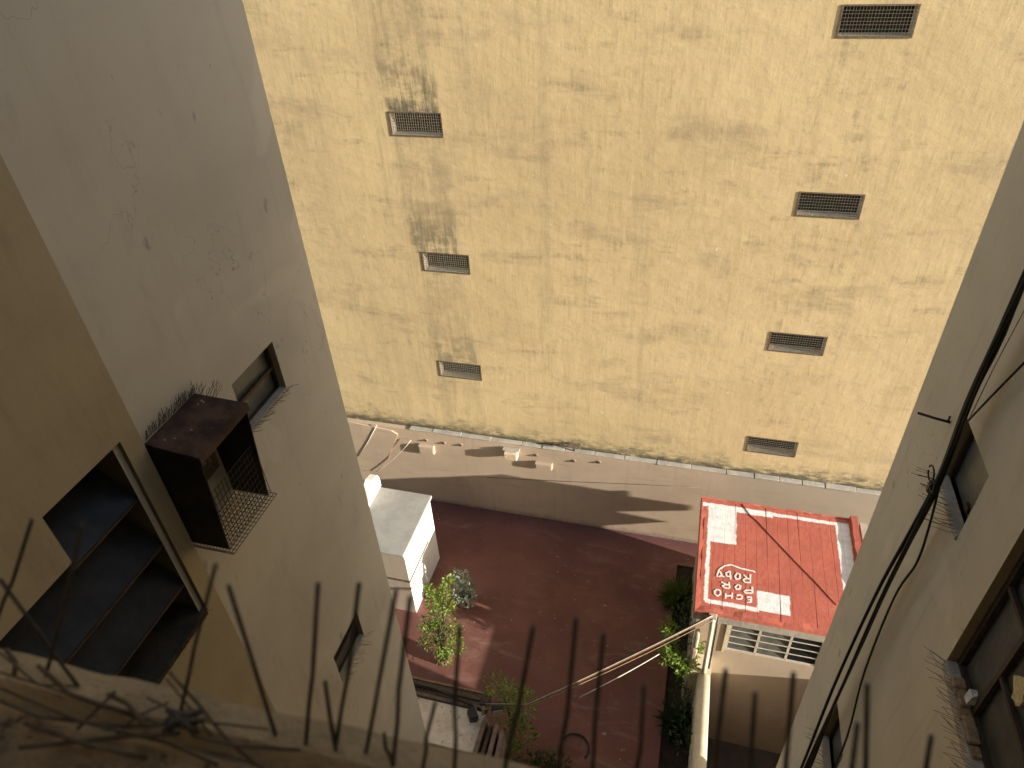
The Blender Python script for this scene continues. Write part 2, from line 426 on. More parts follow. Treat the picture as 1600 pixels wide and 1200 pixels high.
for i, h in enumerate(holes):
    x0, x1, z0, z1 = h
    fr = MB(); e = .022
    for b in ((x0 - e, x1 + e, z0 - e, z0), (x0 - e, x1 + e, z1, z1 + e), (x0 - e, x0, z0, z1), (x1, x1 + e, z0, z1)):
        fr.box(b[0], b[1], YW - .012, YW - .002, b[2], b[3])
    w = fr.build('vent_window', M['mesh_frame'], yb)
    g = MB(); nx, nz = 22, 8; y = YW - .004
    bow = [random.uniform(-.004, .004) for _ in range(40)]
    for k in range(1, nx):
        x = x0 + (x1 - x0) * k / nx + bow[k]
        g.box(x - .0014, x + .0014, y - .003, y + .003, z0, z1)
    for k in range(1, nz):
        z = z0 + (z1 - z0) * k / nz + bow[30 + k % 8]
        g.box(x0, x1, y - .009, y - .0035, z - .0014, z + .0014)
    tag(g.build('wire_mesh', M['mesh_wire'], w))
    p = MB(); p.box(x0 - .02, x1 + .02, YW + .205, YW + .23, z0 - .02, z1 + .02)
    p.build('pane', M['pane_dark'], w)

# ---------------------------------------------------------------- tan boundary wall
TY = 11.58
bw = thing('boundary_wall', (-1.5, TY, FZ), 'long tan rendered boundary wall along the foot of the yellow building', 'wall')
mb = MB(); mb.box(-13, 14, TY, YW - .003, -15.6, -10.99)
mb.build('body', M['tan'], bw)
x = -6.15
while x < 6:
    L = random.uniform(.45, .75)
    c = MB(); c.box(x, x + L - .012, TY - .018 + random.uniform(-.008, .008), YW - .004, -10.988, -10.955 + random.uniform(-.008, .01), None, '', .008)
    c.build('coping_stone', M['coping'], bw)
    x += L
# proud panel at the left end of the wall
pp = [(530, 655), (612, 672), (622, 678), (607, 716), (592, 736), (540, 729)]
P = [ony(u, v, TY) for u, v in pp]
mb = MB(); off = Vector((0, -.03, 0))
mb.face([p + off for p in P])
for i in range(len(P)):
    a, b = P[i], P[(i + 1) % len(P)]
    mb.face([a, b, b + off, a + off])
mb.build('raised_panel', M['tan'], bw)
def tagmesh(mb, name, mat, label, cat, group=None):
    return tag(mb.build(name, mat), label, cat, group)
def wire_px(pts, y, r, mat, name, label, cat):
    mb = MB(); mb.tube([ony(u, v, y) for u, v in pts], r, None, 5)
    return tagmesh(mb, name, mat, label, cat)
wire_px([(589, 664), (575, 690), (560, 713)], TY - .04, .009, M['cable_white'], 'cable', 'straight pale cable at the far left end of the tan wall', 'cable')
wire_px([(642, 688), (632, 700), (615, 717), (600, 729), (588, 737)], TY - .07, .009, M['cable_white'], 'cable', 'pale cable sagging from the tan wall to the white shed', 'cable')
wire_px([(760, 746), (900, 753), (1000, 757), (1092, 762)], TY - .012, .006, M['mesh_frame'], 'wire', 'thin dark wire running level across the tan wall', 'wire')
# boxes fixed to the wall
def wall_box(name, x0, x1, z0, z1, d, mat, label):
    t = thing(name, ((x0 + x1) / 2, TY, z0), label, 'box')
    b = MB(); b.box(x0, x1, TY - d, TY - .002, z0, z1, None, '', .012); b.build('housing', mat, t)
    l = MB(); l.box(x0 + .03, x1 - .03, TY - d - .008, TY - d - .001, z0 + .025, z1 - .025, None, '', .004); l.build('lid', mat, t)
a, b = ony(655, 692, TY), ony(681, 708, TY)
wall_box('junction_box', a.x, b.x, b.z + .02, a.z, .10, M['tan'], 'tan junction box on the wall nearest the white shed')
a, b = ony(837, 719, TY), ony(864, 732, TY)
wall_box('junction_box', a.x, b.x, b.z + .02, a.z, .11, M['tan'], 'tan junction box on the wall below and right of the pale block')
a, b = ony(790, 699, TY), ony(811, 712, TY)
t = thing('masonry_block', ((a.x + b.x) / 2, TY, b.z), 'pale masonry block sticking out of the tan wall under the yellow wall', 'block')
m2 = MB(); m2.box(a.x, b.x, TY - .20, TY - .002, b.z, a.z, None, '', .02); m2.build('block', M['brick'], t)
m2 = MB(); m2.box(a.x - .05, b.x + .04, TY - .12, TY - .004, a.z + .003, a.z + .035, None, '', .01); m2.build('mortar_cap', M['coping'], t)
STUB = [((664, 690), 'beside the first junction box'), ((692, 694), 'second to the right of the first junction box'), ((718, 697), 'third to the right of the first junction box'),
        ((836, 713), 'just above the second junction box'), ((895, 722), 'below the bent pipe'), ((934, 724), 'rightmost in the row')]
for (u, v), w in STUB:
    p = ony(u + 2, v - 2, TY)
    t = thing('pipe_stub', p, 'rusty pipe stub in the tan wall, ' + w, 'pipe', 'pipe stubs along the tan wall')
    q = MB(); q.tube([p + Vector((0, -.001, 0)), p + Vector((0, -.018, 0)), p + Vector((-.006, -.026, -.012))], .030, None, 7); q.build('pipe', M['rust'], t)
    q = MB(); q.tube([p + Vector((0, -.001, 0)), p + Vector((0, -.012, 0))], .045, None, 8); q.build('flange', M['tan'], t)
p = ony(897, 706, TY + .03)
t = thing('standpipe', p, 'bent pipe with a flat cap standing on the coping against the yellow wall', 'pipe')
q = MB(); q.tube([p, p + Vector((0, 0, .12)), p + Vector((.01, 0, .20))], .022, None, 7); q.build('pipe', M['rust'], t)
q = MB(); q.box(p.x - .13, p.x + .15, p.y - .10, p.y + .06, p.z + .20, p.z + .225, None, '', .006); q.build('cap', M['mesh_frame'], t)

# ---------------------------------------------------------------- left building
LX, LY = -3.4503, 5.1421
lb = thing('apartment_building', (LX, 2.968, -15.7), 'grey cream building filling the left side with a rusty hood on its wall', 'building')
NX = LX + .0371          # the near stretch of wall stands a little proud
hA = (3.6952, 4.3259, -3.8139, -3.2945); hC = (3.7248, 4.3481, -7.7316, -7.2271); hB = (2.7751, 3.2796, -3.7842, -3.1461)
mb = MB()
wall_sheet(mb, 'x', LX, (2.5228, LY), (-15.7, 5.0), [hA, hB, hC], -.0742, M['left_wall'], M['jamb'])
mb.face([(LX, LY, -15.7), (-12, LY, -15.7), (-12, LY, 5.0), (LX, LY, 5.0)], M['left_wall'])
mb.face([(LX, LY, 5.0), (-12, LY, 5.0), (-12, -3, 5.0), (LX, -3, 5.0)], M['left_wall'])
mb.face([(-12, LY, -15.7), (-12, -3, -15.7), (-12, -3, 5.0), (-12, LY, 5.0)], M['left_wall'])
mb.build('wall', None, lb)
hD = (1.9144, 2.5673, -4.6746, -2.8938); hE = (.8904, 1.9144, -4.6746, -3.2945)
mb = MB()
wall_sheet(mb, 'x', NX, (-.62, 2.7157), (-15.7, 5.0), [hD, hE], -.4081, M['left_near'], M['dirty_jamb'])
mb.face([(NX, 2.7157, -15.7), (LX, 2.7157, -15.7), (LX, 2.7157, 5.0), (NX, 2.7157, 5.0)], M['left_near'])
mb.build('projecting_wall', None, lb)
# small windows: frame, pane, sill
def side_window(parent, c, sgn, h, pane, frame, mull=(), trans=(), fw=.035):
    y0, y1, z0, z1 = h
    xx = c + sgn * .105
    fr = MB(); d0, d1 = sorted((xx - sgn * .04, xx - sgn * .004))
    for b in ((y0 + .001, y1 - .001, z0 + .001, z0 + fw), (y0 + .001, y1 - .001, z1 - fw, z1 - .001), (y0 + .001, y0 + fw, z0 + fw, z1 - fw), (y1 - fw, y1 - .001, z0 + fw, z1 - fw)):
        fr.box(d0, d1, *b)
    for y in mull: fr.box(d0, d1, y - .02, y + .02, z0 + fw, z1 - fw)
    for z, a, b in trans: fr.box(d0 + .004, d1 - .004, a, b, z - .016, z + .016)
    w = fr.build('window', frame, parent)
    e0, e1 = sorted((xx - sgn * .003, xx + sgn * .02))
    ys = [y0 - .01] + list(mull) + [y1 + .01]
    for a, b in zip(ys[:-1], ys[1:]):
        zs = sorted([z0 - .01, z1 + .01] + [z for z, s, e in trans if s < (a + b) / 2 < e])
        for k in range(len(zs) - 1):
            p = MB(); j = random.uniform(-.004, .004) if len(ys) > 2 else 0
            p.box(e0 + j + sgn * .005, e1 + j + sgn * .005, a, b, zs[k], zs[k + 1]); p.build('pane', pane, w)
    return w
wA = side_window(lb, LX, -1, hA, M['pane_grey'], M['brown_frame'], (), ((-3.5764, 3.6952, 4.3259),), .0223)
sw = MB(); sw.box(LX - .0742, LX + .0089, hA[0], hA[1], hA[2] - .0223, hA[2] + .0223, None, '', .0045); sw.build('sill', M['coping'], wA)
wC = side_window(lb, LX, -1, hC, M['pane_grey'], M['brown_frame'], (), ((-7.4794, 3.7248, 4.3481),), .0223)
sw = MB(); sw.box(LX - .0742, LX + .0089, hC[0], hC[1], hC[2] - .0223, hC[2] + .0223, None, '', .0045); sw.build('sill', M['coping'], wC)
side_window(lb, LX, -1, hB, M['pane_lightened'], M['pale_strip'], (), (), .0223)
# the large opening with three tilted panes of dark glass
bwn = MB()
for b in ((.8904, 2.5673, -4.6746, -4.6301), (2.5302, 2.5673, -4.6301, -2.9309), (1.9144, 2.5673, -2.9309, -2.8938)):
    bwn.box(NX - .3933, NX - .3636, *b)
bwn.box(NX - .371, NX - .3339, 1.7956, 1.8402, -4.6301, -3.339)
win = bwn.build('stair_window', M['brown_frame'], lb)
bk = MB(); bk.box(NX - .46, NX - .4081, .8162, 2.6712, -4.7488, -2.8196); bk.build('back_panel', M['dark_void'], win)
for k, (ya, yb_, zt, zb, xo) in enumerate(((1.93, 2.5376, -3.1312, -3.3835, .2226), (1.20, 2.5376, -3.5764, -3.8584, .2226), (1.00, 2.5376, -4.0365, -4.3184, .2226))):
    xt, xb = NX - .3562, NX - .0668
    p = MB(); t_ = .0089
    p.hexa([(xb, ya, zb), (xb + t_, ya, zb), (xb + t_, yb_, zb), (xb, yb_, zb), (xt, ya, zt), (xt + t_, ya, zt), (xt + t_, yb_, zt), (xt, yb_, zt)])
    po = p.build('pane', M['pane_sky_tint'], win)
    e = MB(); e.box(xb - .0089, xb + .0163, ya, yb_, zb - .0223, zb - .0015); e.build('pane_rail', M['brown_frame'], po) if False else e.build('pane_rail', M['brown_frame'], win)
for (y, z, dy, dz) in ((2.1889, -4.1181, .1632, -.0371), (2.0776, -4.3407, .0148, .1484)):
    pass
sl_ = MB(); sl_.box(NX - .4007, NX + .0089, .8978, 2.5599, -4.7191, -4.6635, None, '', .0059); sl_.build('sill', M['sill_dark'], win)

# rusty bird-proof hood
BX = .4155
hd = thing('window_hood', (LX, 3.0422, -4.081), 'rusty metal hood with open wire mesh fixed over the window of the left building', 'window hood')
y0, y1, zt, zb = 2.7454, 3.3093, -3.0941, -4.081
XF = LX + BX
mb = MB(); mb.hexa([(LX + .0022, y0, zt), (XF + .0148, y0 - .0148, zt - .0371), (XF + .0148, y1 + .0148, zt - .0371), (LX + .0022, y1, zt), (LX + .0022, y0, zt + .0148), (XF + .0148, y0 - .0148, zt - .0223), (XF + .0148, y1 + .0148, zt - .0223), (LX + .0022, y1, zt + .0148)])
mb.box(XF + .0022, XF + .0148, y0 - .0148, y1 + .0148, zt - .0816, zt - .0386)
mb.build('roof_sheet', M['rust'], hd)
for y in (y0, y1):
    mb = MB(); mb.hexa([(LX + .003, y - .0045, zb), (XF - .089, y - .0045, zb), (XF - .089, y + .0045, zb), (LX + .003, y + .0045, zb), (LX + .003, y - .0045, zt - .0045), (XF, y - .0045, zt - .0416), (XF, y + .0045, zt - .0416), (LX + .003, y + .0045, zt - .0045)])
    mb.build('side_sheet', M['black_sheet'], hd)
mb = MB()
for (px_, pz) in (((LX + .0148, XF - .0445), zb - .0223),):
    n1, n2 = 13, 16
    for i in range(n1 + 1):
        x = px_[0] + (px_[1] - px_[0]) * i / n1
        mb.tube([(x, y0 - .0223, pz), (x, y1 + .0445, pz)], .0031, None, 4)
    for j in range(n2 + 1):
        y = y0 - .0223 + (y1 + .0668 - y0) * j / n2
        mb.tube([(px_[0], y, pz + .003), (px_[1], y, pz + .003)], .0031, None, 4)
tag(mb.build('floor_mesh', M['dark_wire'], hd))
mb = MB()
for j in range(15):                       # second mesh, upright in front
    y = y0 + (y1 - y0) * j / 14
    mb.tube([(XF - .0965, y, zb), (XF - .0742, y, zb + .5565)], .0028, None, 4)
for k in range(10):
    z = zb + .5565 * k / 9
    mb.tube([(XF - .0935 + .0022 * k, y0, z), (XF - .0935 + .0022 * k, y1, z)], .0028, None, 4)
for k in range(8):                        # mesh on the far side
    z = zb + .8162 * k / 7; mb.tube([(LX + .0148, y1 + .0445, z), (LX + .3339 - .0223 * k, y1 + .0445, z)], .0028, None, 4)
for k in range(6):
    x = LX + .0223 + .0594 * k; mb.tube([(x, y1 + .0445, zb), (x, y1 + .0445, zb + .8162 - .0742 * k)], .0028, None, 4)
mb.build('front_mesh', M['dark_wire'], hd)
mb = MB(); mb.box(LX + .003, XF - .0445, y0 - .026, y0 - .0148, zb - .026, zb - .0089); mb.build('edge_strip', M['pale_strip'], hd)
for k in range(6):
    b = MB(); x, y = random.uniform(LX + .0742, XF - .0371), random.uniform(y0 + .0371, y1 - .0371)
    z = zt + .0148 - .0371 * (x - LX) / BX
    b.box(x, x + random.uniform(.0074, .0223), y, y + random.uniform(.0059, .0134), z + .0007, z + .0059, None, '', .0015); b.build('dropping', M['pale_strip'], hd)

# ---------------------------------------------------------------- right building
RX, RY = 2.125, 5.80
rb = thing('apartment_building', (RX, 3.0, -15.7), 'beige building wing on the right with cables hanging down its wall', 'building')
h1 = (4.14, 4.80, -4.25, -3.60); h3 = (4.21, 4.82, -8.61, -7.83); h2 = (.65, 3.53, -4.905, -1.75)
h4 = (4.21, 4.82, -12.6, -11.9)
mb = MB()
wall_sheet(mb, 'x', RX, (-.62, RY), (-15.7, 5.0), [h1, h2, h3, h4], .10, M['right_wall'], M['jamb'])
mb.face([(RX, RY, -15.7), (4.6, RY - .4, -15.7), (4.6, RY - .4, 5.0), (RX, RY, 5.0)], M['right_wall'])
mb.face([(RX, RY, 5.0), (4.6, RY - .4, 5.0), (4.6, -3, 5.0), (RX, -3, 5.0)], M['right_wall'])
mb.face([(4.6, RY - .4, -15.7), (4.6, -3, -15.7), (4.6, -3, 5.0), (4.6, RY - .4, 5.0)], M['right_wall'])
mb.build('wall', None, rb)
for h in (h1, h3, h4):
    w = side_window(rb, RX, 1, h, M['pane_grey'], M['brown_frame'], (), (), .03)
    sw = MB(); sw.box(RX - .015, RX + .1, h[0], h[1], h[2] - .03, h[2] + .03, None, '', .006); sw.build('sill', M['coping'], w)
    if h is h1:
        lk = MB(); lk.box(RX + .055, RX + .075, 4.3, 4.36, -4.14, -4.08); lk.build('latch', M['brown_frame'], w)
w = side_window(rb, RX, 1, h2, M['pane_green'], M['brown_frame'], (3.12, 2.4, 1.5), ((-3.16, .65, 3.53), (-3.95, .65, 3.53), (-4.38, .65, 3.12)), .05)
sw = MB()
sw.box(RX - .02, RX + .1, .65, 3.53, -4.97, -4.885, None, '', .01)
sw.build('sill', M['coping'], w)
lump = MB()
for k in range(9):
    y = 2.86 + .06 * k + random.uniform(-.02, .02); s_ = random.uniform(.03, .06)
    lump.box(RX - .03 + random.uniform(0, .03), RX + .07, y - s_, y + s_, -4.887, -4.887 + random.uniform(.02, .05), None, '', .012)
lump.build('mortar_lump', M['ledge'], w)
# torn foam stuck on the glass
pts = []
c = onx(1592, 1080, RX + .07)
for k in range(14):
    a_ = 2 * math.pi * k / 14; r = .085 * random.uniform(.55, 1.15)
    pts.append(Vector((RX + .088, c.y + r * 1.1 * math.cos(a_), c.z + r * 1.5 * math.sin(a_))))
fm = MB(); fm.face(pts); fm.face([p + Vector((-.02, 0, 0)) for p in pts])
for i in range(14): fm.face([pts[i], pts[(i + 1) % 14], pts[(i + 1) % 14] + Vector((-.02, 0, 0)), pts[i] + Vector((-.02, 0, 0))])
tagmesh(fm, 'foam_scrap', M['foam'], 'torn yellowed foam scrap stuck on the big window of the right building', 'foam scrap')
c = onx(1519, 1090, RX + .05)
tl = MB(); tl.hexa([c + Vector(p) for p in ((-.03, -.03, -.05), (.03, -.03, -.05), (.03, .03, -.05), (-.03, .03, -.05), (-.018, -.03, .045), (.02, -.012, .05), (.03, .04, .04), (-.03, .03, .055))], None, '', .004)
tagmesh(tl, 'broken_tile', M['tile'], 'broken white tile standing on the sill of the big right window', 'tile')

# ---------------------------------------------------------------- red roofed house
HX0, HX1, HY0, HY1 = .70, 3.69, 7.98, 10.72
rh = thing('house', (2.2, 9.3, -15.3), 'low tan house with a flat red painted roof marked with white lettering', 'house')
mb = MB()
lw = (1.36, 2.96, -12.0, -11.16)
wall_sheet(mb, 'y', HY0, (HX0 + .08, 3.66), (-15.3, -11.16), [lw], .10, M['house_front'], M['house_front'])
mb.face([(HX0 + .08, HY0, -15.3), (HX0 + .08, HY1 - .1, -15.3), (HX0 + .08, HY1 - .1, -11.16), (HX0 + .08, HY0, -11.16)], M['house_front'])
mb.face([(3.66, HY0, -15.3), (3.66, HY1 - .1, -15.3), (3.66, HY1 - .1, -11.16), (3.66, HY0, -11.16)], M['house_front'])
mb.face([(HX0 + .08, HY1 - .1, -15.3), (3.66, HY1 - .1, -15.3), (3.66, HY1 - .1, -11.16), (HX0 + .08, HY1 - .1, -11.16)], M['house_front'])
mb.build('wall', None, rh)
mb = MB(); mb.box(HX0, HX1, HY0 - .06, HY1, -11.158, RZ - .05, None, '', .012)
slab = mb.build('roof_slab', M['coping'], rh)
# roof boards between the kerbs
n = 14; xa, xb = .78, 3.56; wd = (xb - xa) / n
for k in range(n):
    b = MB(); x0 = xa + wd * k; j = random.uniform(-.004, .004)
    g0, g1 = random.uniform(.0005, .003), random.uniform(.0005, .003)
    ym = random.uniform(9.2, 9.8)
    b.hexa([(x0 + g0, 8.0, RZ - .049), (x0 + wd - g1, 8.0, RZ - .049), (x0 + wd - g1, 10.66, RZ - .049), (x0 + g0, 10.66, RZ - .049),
            (x0 + g0, 8.0, RZ + j), (x0 + wd - g1, 8.0, RZ + j), (x0 + wd - g1, 10.66, RZ - j), (x0 + g0, 10.66, RZ - j)], None, '', .003)
    b.build('roof_strip', M['roof'], slab)
def kerb(pts0, pts1, z0, z1, name='kerb'):
    # wavy kerb of painted mortar between two edge lines
    m_ = MB(); N = 18; rows = []
    for i in range(N + 1):
        t_ = i / N
        a = Vector(pts0[0]).lerp(Vector(pts0[1]), t_); b = Vector(pts1[0]).lerp(Vector(pts1[1]), t_)
        w1 = random.uniform(-.012, .012); zz = z1 + random.uniform(-.012, .012)
        d = (b - a).normalized()
        rows.append([m_.b.verts.new((a.x, a.y, z0)), m_.b.verts.new((a.x + d.x * .02, a.y + d.y * .02, zz)), m_.b.verts.new((b.x + d.x * w1, b.y + d.y * w1, zz - .006)), m_.b.verts.new((b.x + d.x * (w1 + .02), b.y + d.y * (w1 + .02), z0))])
    for i in range(N):
        for j in range(3): m_.b.faces.new((rows[i][j], rows[i + 1][j], rows[i + 1][j + 1], rows[i][j + 1]))
    m_.b.faces.new(rows[0]); m_.b.faces.new(rows[-1][::-1])
    return m_.build(name, M['roof'], slab)
kerb(((HX0 - .005, HY0 - .06), (HX0 - .005, HY1)), ((.79, HY0 - .06), (.79, HY1)), RZ - .06, RZ + .006)
kerb(((HX0, HY1 + .005), (HX1, HY1 + .005)), ((HX0, 10.66), (HX1, 10.68)), RZ - .06, RZ + .015)
kerb(((HX0, HY0 - .065), (HX1, HY0 - .065)), ((HX0, 8.04), (HX1, 8.08)), RZ - .06, RZ + .008)
kerb(((HX1 + .005, HY0 - .06), (HX1 + .005, HY1)), ((3.56, HY0 - .06), (3.56, HY1)), RZ - .06, RZ + .075)
# brushed lettering, drawn as strokes on the roof
STROKES = [
 [(572, 913), (606, 910), (608, 868), (570, 871)], [(606, 890), (578, 891)],                         # E
 [(486, 856), (512, 851), (534, 862), (530, 880), (506, 887), (480, 880)],                                                     # C
 [(450, 832), (446, 880)], [(395, 838), (392, 882)], [(448, 856), (394, 860)],                         # H
 [(325, 805), (350, 815), (352, 845), (328, 860), (304, 845), (302, 818), (325, 805)],                 # O
 [(618, 838), (616, 782)], [(618, 836), (562, 836), (548, 824), (566, 812), (618, 812)],               # P
 [(498, 764), (518, 775), (512, 800), (485, 805), (474, 785), (498, 764)],                             # O
 [(428, 796), (422, 744)], [(424, 796), (385, 792), (368, 776), (390, 764), (424, 768)], [(400, 764), (358, 742)],  # R
 [(600, 752), (600, 680)], [(600, 748), (556, 746), (540, 726), (560, 714), (600, 718)], [(575, 714), (545, 682)],  # R
 [(492, 668), (516, 682), (512, 715), (484, 722), (472, 696), (492, 668)],                             # O
 [(436, 722), (430, 650)], [(434, 700), (404, 694), (396, 668), (428, 654)],                           # B
 [(384, 700), (350, 690)], [(346, 655), (362, 684), (340, 700)],                                       # Y
 [(322, 690), (340, 640), (385, 608), (440, 600), (520, 630), (638, 656)], [(322, 690), (330, 700)], [(638, 656), (632, 664)]]
def ribbon(pts, w, z):
    m_ = MB(); P_ = [onz(*z8(*p), z) for p in pts]
    Q = []
    for i in range(len(P_) - 1):
        for k in range(3): Q.append(P_[i].lerp(P_[i + 1], k / 3))
    Q.append(P_[-1]); rows = []
    for i, p in enumerate(Q):
        d = (Q[min(i + 1, len(Q) - 1)] - Q[max(i - 1, 0)]).normalized(); n_ = Vector((-d.y, d.x, 0))
        ww = w * random.uniform(.75, 1.15)
        rows.append((m_.b.verts.new(p + n_ * ww), m_.b.verts.new(p - n_ * ww)))
    for i in range(len(rows) - 1): m_.b.faces.new((rows[i][0], rows[i + 1][0], rows[i + 1][1], rows[i][1]))
    return m_
M['lettering'] = flat('white_lettering', (.76, .70, .66), .85, 0, .08, 20, 0)
for st in STROKES:
    ribbon(st, .017, RZ + .0075 + random.uniform(0, .0015)).build('brush_stroke', M['lettering'], slab)
mb = MB(); pts = [onz(*z8(x, y), RZ + .007) for x, y in ((528, 92), (600, 190), (660, 240), (800, 390), (1000, 600), (1130, 730), (1320, 935))]
mb.tube(pts, .008, None, 5)
tagmesh(mb, 'cord', M['cord'], 'red painted cord lying diagonally across the red roof', 'cord')
# louvred window of the house
fr = MB()
x0, x1, z0, z1 = lw
for b in ((x0, x0 + .04, z0, z1), (x1 - .04, x1, z0, z1), (1.87, 1.91, z0 + .03, z1 - .03), (2.40, 2.44, z0 + .03, z1 - .03)): fr.box(b[0], b[1], HY0 + .02, HY0 + .06, b[2], b[3])
fr.box(x0 + .04, x1 - .04, HY0 + .02, HY0 + .06, z0, z0 + .03); fr.box(x0 + .04, x1 - .04, HY0 + .02, HY0 + .06, z1 - .03, z1)
wv = fr.build('louvre_window', M['white_frame'], rh)
bk = MB(); bk.box(x0 - .02, x1 + .02, HY0 + .12, HY0 + .14, z0 - .02, z1 + .02); bk.build('dark_backing', M['dark_void'], wv)
for (a, b) in ((x0 + .04, 1.87), (1.91, 2.40), (2.44, x1 - .04)):
    for k in range(4):
        zz = z0 + .03 + (z1 - z0 - .06) * k / 4; hh = (z1 - z0 - .06) / 4
        p = MB(); p.hexa([(a, HY0 + .03, zz + .01), (b, HY0 + .03, zz + .01), (b, HY0 + .04, zz + .01), (a, HY0 + .04, zz + .01), (a, HY0 + .075, zz + hh - .004), (b, HY0 + .075, zz + hh - .004), (b, HY0 + .085, zz + hh - .004), (a, HY0 + .085, zz + hh - .004)])
        p.build('pane', M['pane_dark'] if a > 2.2 else M['pane_grey'], wv)
        r = MB(); r.box(a, b, HY0 + .012, HY0 + .026, zz - .004, zz + .008); r.build('louvre_rail', M['white_frame'], wv)
sw = MB(); sw.box(x0 - .05, x0 - .02, HY0 - .02, HY0 - .002, z0 - .06, z1); sw.build('side_trim', M['cream_pipe'], wv)

mb = MB(); mb.box(3.74, 5.35, 10.14, 10.67, -11.09, -10.92); mb.build('shadow_slab', M['coping'], rh)  # unseen slab, added to cast the upper shadow finger on the tan wall
mb = MB(); mb.hexa([(3.70, 10.52, -12.0), (3.72, 10.52, -12.0), (3.72, 10.60, -12.0), (3.70, 10.60, -12.0), (3.70, 10.52, -11.40), (5.25, 10.52, -11.49), (5.25, 10.60, -11.49), (3.70, 10.60, -11.40)]); mb.build('bracket', M['house_front'], rh)  # unseen wedge, added to cast the lower shadow finger on the tan wall
# garden wall between the bed and the lower yard, downpipe, cables
mb = MB(); mb.box(.80, 1.17, 7.60, 7.978, -15.3, -12.285); mb.box(.945, 1.16, 1.5, 7.598, -15.3, -12.40)
mb.tube([(1.052, 1.5, -12.398), (1.052, 4.5, -12.40), (1.052, 7.597, -12.398)], .118, None, 16)
gw = thing('garden_wall', (1.03, 4.5, -15.3), 'cream topped garden wall running from the red roofed house towards the viewer', 'wall')
mb.build('body', M['cream_pipe'], gw)
dp = thing('downpipe', (1.04, 7.62, -12.28), 'cream downpipe from the corner of the red roof to the garden wall', 'pipe')
mb = MB(); mb.tube([(1.04, 7.87, -10.95), (1.04, 7.83, -11.15), (1.04, 7.66, -12.1), (1.04, 7.62, -12.28)], .045, None, 8); mb.build('pipe', M['cream_pipe'], dp)
mb = MB(); mb.box(.96, 1.10, 7.83, 7.93, -10.97, -10.90, None, '', .01); mb.build('bracket', M['pale_strip'], dp)
mb = MB(); mb.tube([(1.12, 7.89, -10.95), (1.12, 7.82, -11.3), (1.115, 7.66, -12.2)], .016, None, 6); mb.build('cable', M['cable'], dp)
rock = thing('plinth', (.83, 7.7, FZ), 'rough stepped tan pier at the corner of the red roofed house', 'pier')
for k in range(5):
    b = MB(); z = FZ - .06 + .42 * k; w_ = .10 - .012 * k
    b.box(.83 - w_, .83 + w_ - .02, 7.62 + .02 * k, 7.90, z + .004, z + .40, None, '', .03); b.build('stone', M['house_front'], rock)

# unseen wall between wing and house, added to shade the house front
yw = thing('shade_wall', (4.72, 6.6, -15.3), 'unseen low wall behind the right building, added to shade the red roofed house', 'wall')
mb = MB(); mb.box(4.65, 4.80, 5.45, 7.85, -15.3, -11.97, None, '', .015)
mb.build('body', M['house_front'], yw)

# ---------------------------------------------------------------- white shed
ws = thing('shed', (-5.8, 9.1, FZ), 'small white shed with a grey slab roof below the left building', 'shed')
mb = MB()
mb.face([(-5.05, 8.3, FZ), (-5.05, 9.85, FZ), (-5.05, 9.85, -11.44), (-5.05, 8.3, -11.44)], M['white'])
mb.face([(-5.05, 8.3, FZ), (-7.5, 8.3, FZ), (-7.5, 8.3, -11.44), (-5.05, 8.3, -11.44)], M['tower_tan'])
mb.face([(-5.05, 9.85, FZ), (-7.5, 9.85, FZ), (-7.5, 9.85, -11.44), (-5.05, 9.85, -11.44)], M['white'])
mb.face([(-7.5, 8.3, FZ), (-7.5, 9.85, FZ), (-7.5, 9.85, -11.44), (-7.5, 8.3, -11.44)], M['white'])
mb.build('wall', None, ws)
mb = MB(); mb.box(-7.55, -5.045, 8.26, 9.98, -11.438, -11.36, None, '', .01); mb.build('roof', M['slab'], ws)
mb = MB(); mb.box(-7.5, -5.035, 8.282, 8.299, -12.28, -12.23); mb.box(-5.049, -5.035, 8.301, 9.4, -12.28, -12.235); mb.build('groove_line', M['timber'], ws)  # dark raised strips stand in for the groove's shadow line
us = MB()
P2 = [(9.25, -11.358), (10.02, -11.358), (10.02, -11.12), (9.95, -10.96), (9.72, -10.90), (9.5, -11.0)]
us.face([(-6.28, y, z) for y, z in P2]); us.face([(-6.45, y, z) for y, z in P2])
for i in range(len(P2)):
    a, b = P2[i], P2[(i + 1) % len(P2)]
    us.face([(-6.28, a[0], a[1]), (-6.28, b[0], b[1]), (-6.45, b[0], b[1]), (-6.45, a[0], a[1])])
us.build('upstand', M['white'], ws)
tk = MB(); tk.tube([(-6.6, 9.75, -11.3), (-6.6, 9.7, -10.85), (-6.5, 9.6, -10.78)], .05, None, 8); tk.build('vent_pipe', M['white'], ws)

# ---------------------------------------------------------------- near outbuilding
ob = thing('outbuilding', (-3.8, 5.5, FZ), 'small outbuilding with a speckled plaster roof and old timber edge under the left building', 'outbuilding')
OZ = -12.16
mb = MB(); mb.box(-5.2, -2.66, LY + .02, 5.90, FZ, OZ, None, '', .015); mb.build('body', M['block_plaster'], ob)
for k, (ya, yb_, dz, mm) in enumerate(((5.91, 5.965, .05, 'timber_pale'), (5.975, 6.04, .03, 'timber'), (6.05, 6.11, .06, 'timber'), (6.12, 6.18, .02, 'timber'), (6.19, 6.225, .04, 'timber_edge'))):
    b = MB(); x = -5.1
    b.hexa([(x, ya, OZ - .12), (-2.64, ya + .01, OZ - .12), (-2.64, yb_ + .01, OZ - .12), (x, yb_, OZ - .12), (x, ya, OZ + dz), (-2.62, ya + .01, OZ + dz - .01), (-2.62, yb_ + .01, OZ + dz), (x, yb_, OZ + dz + .01)], None, '', .008)
    b.build('plank', M[mm], ob)
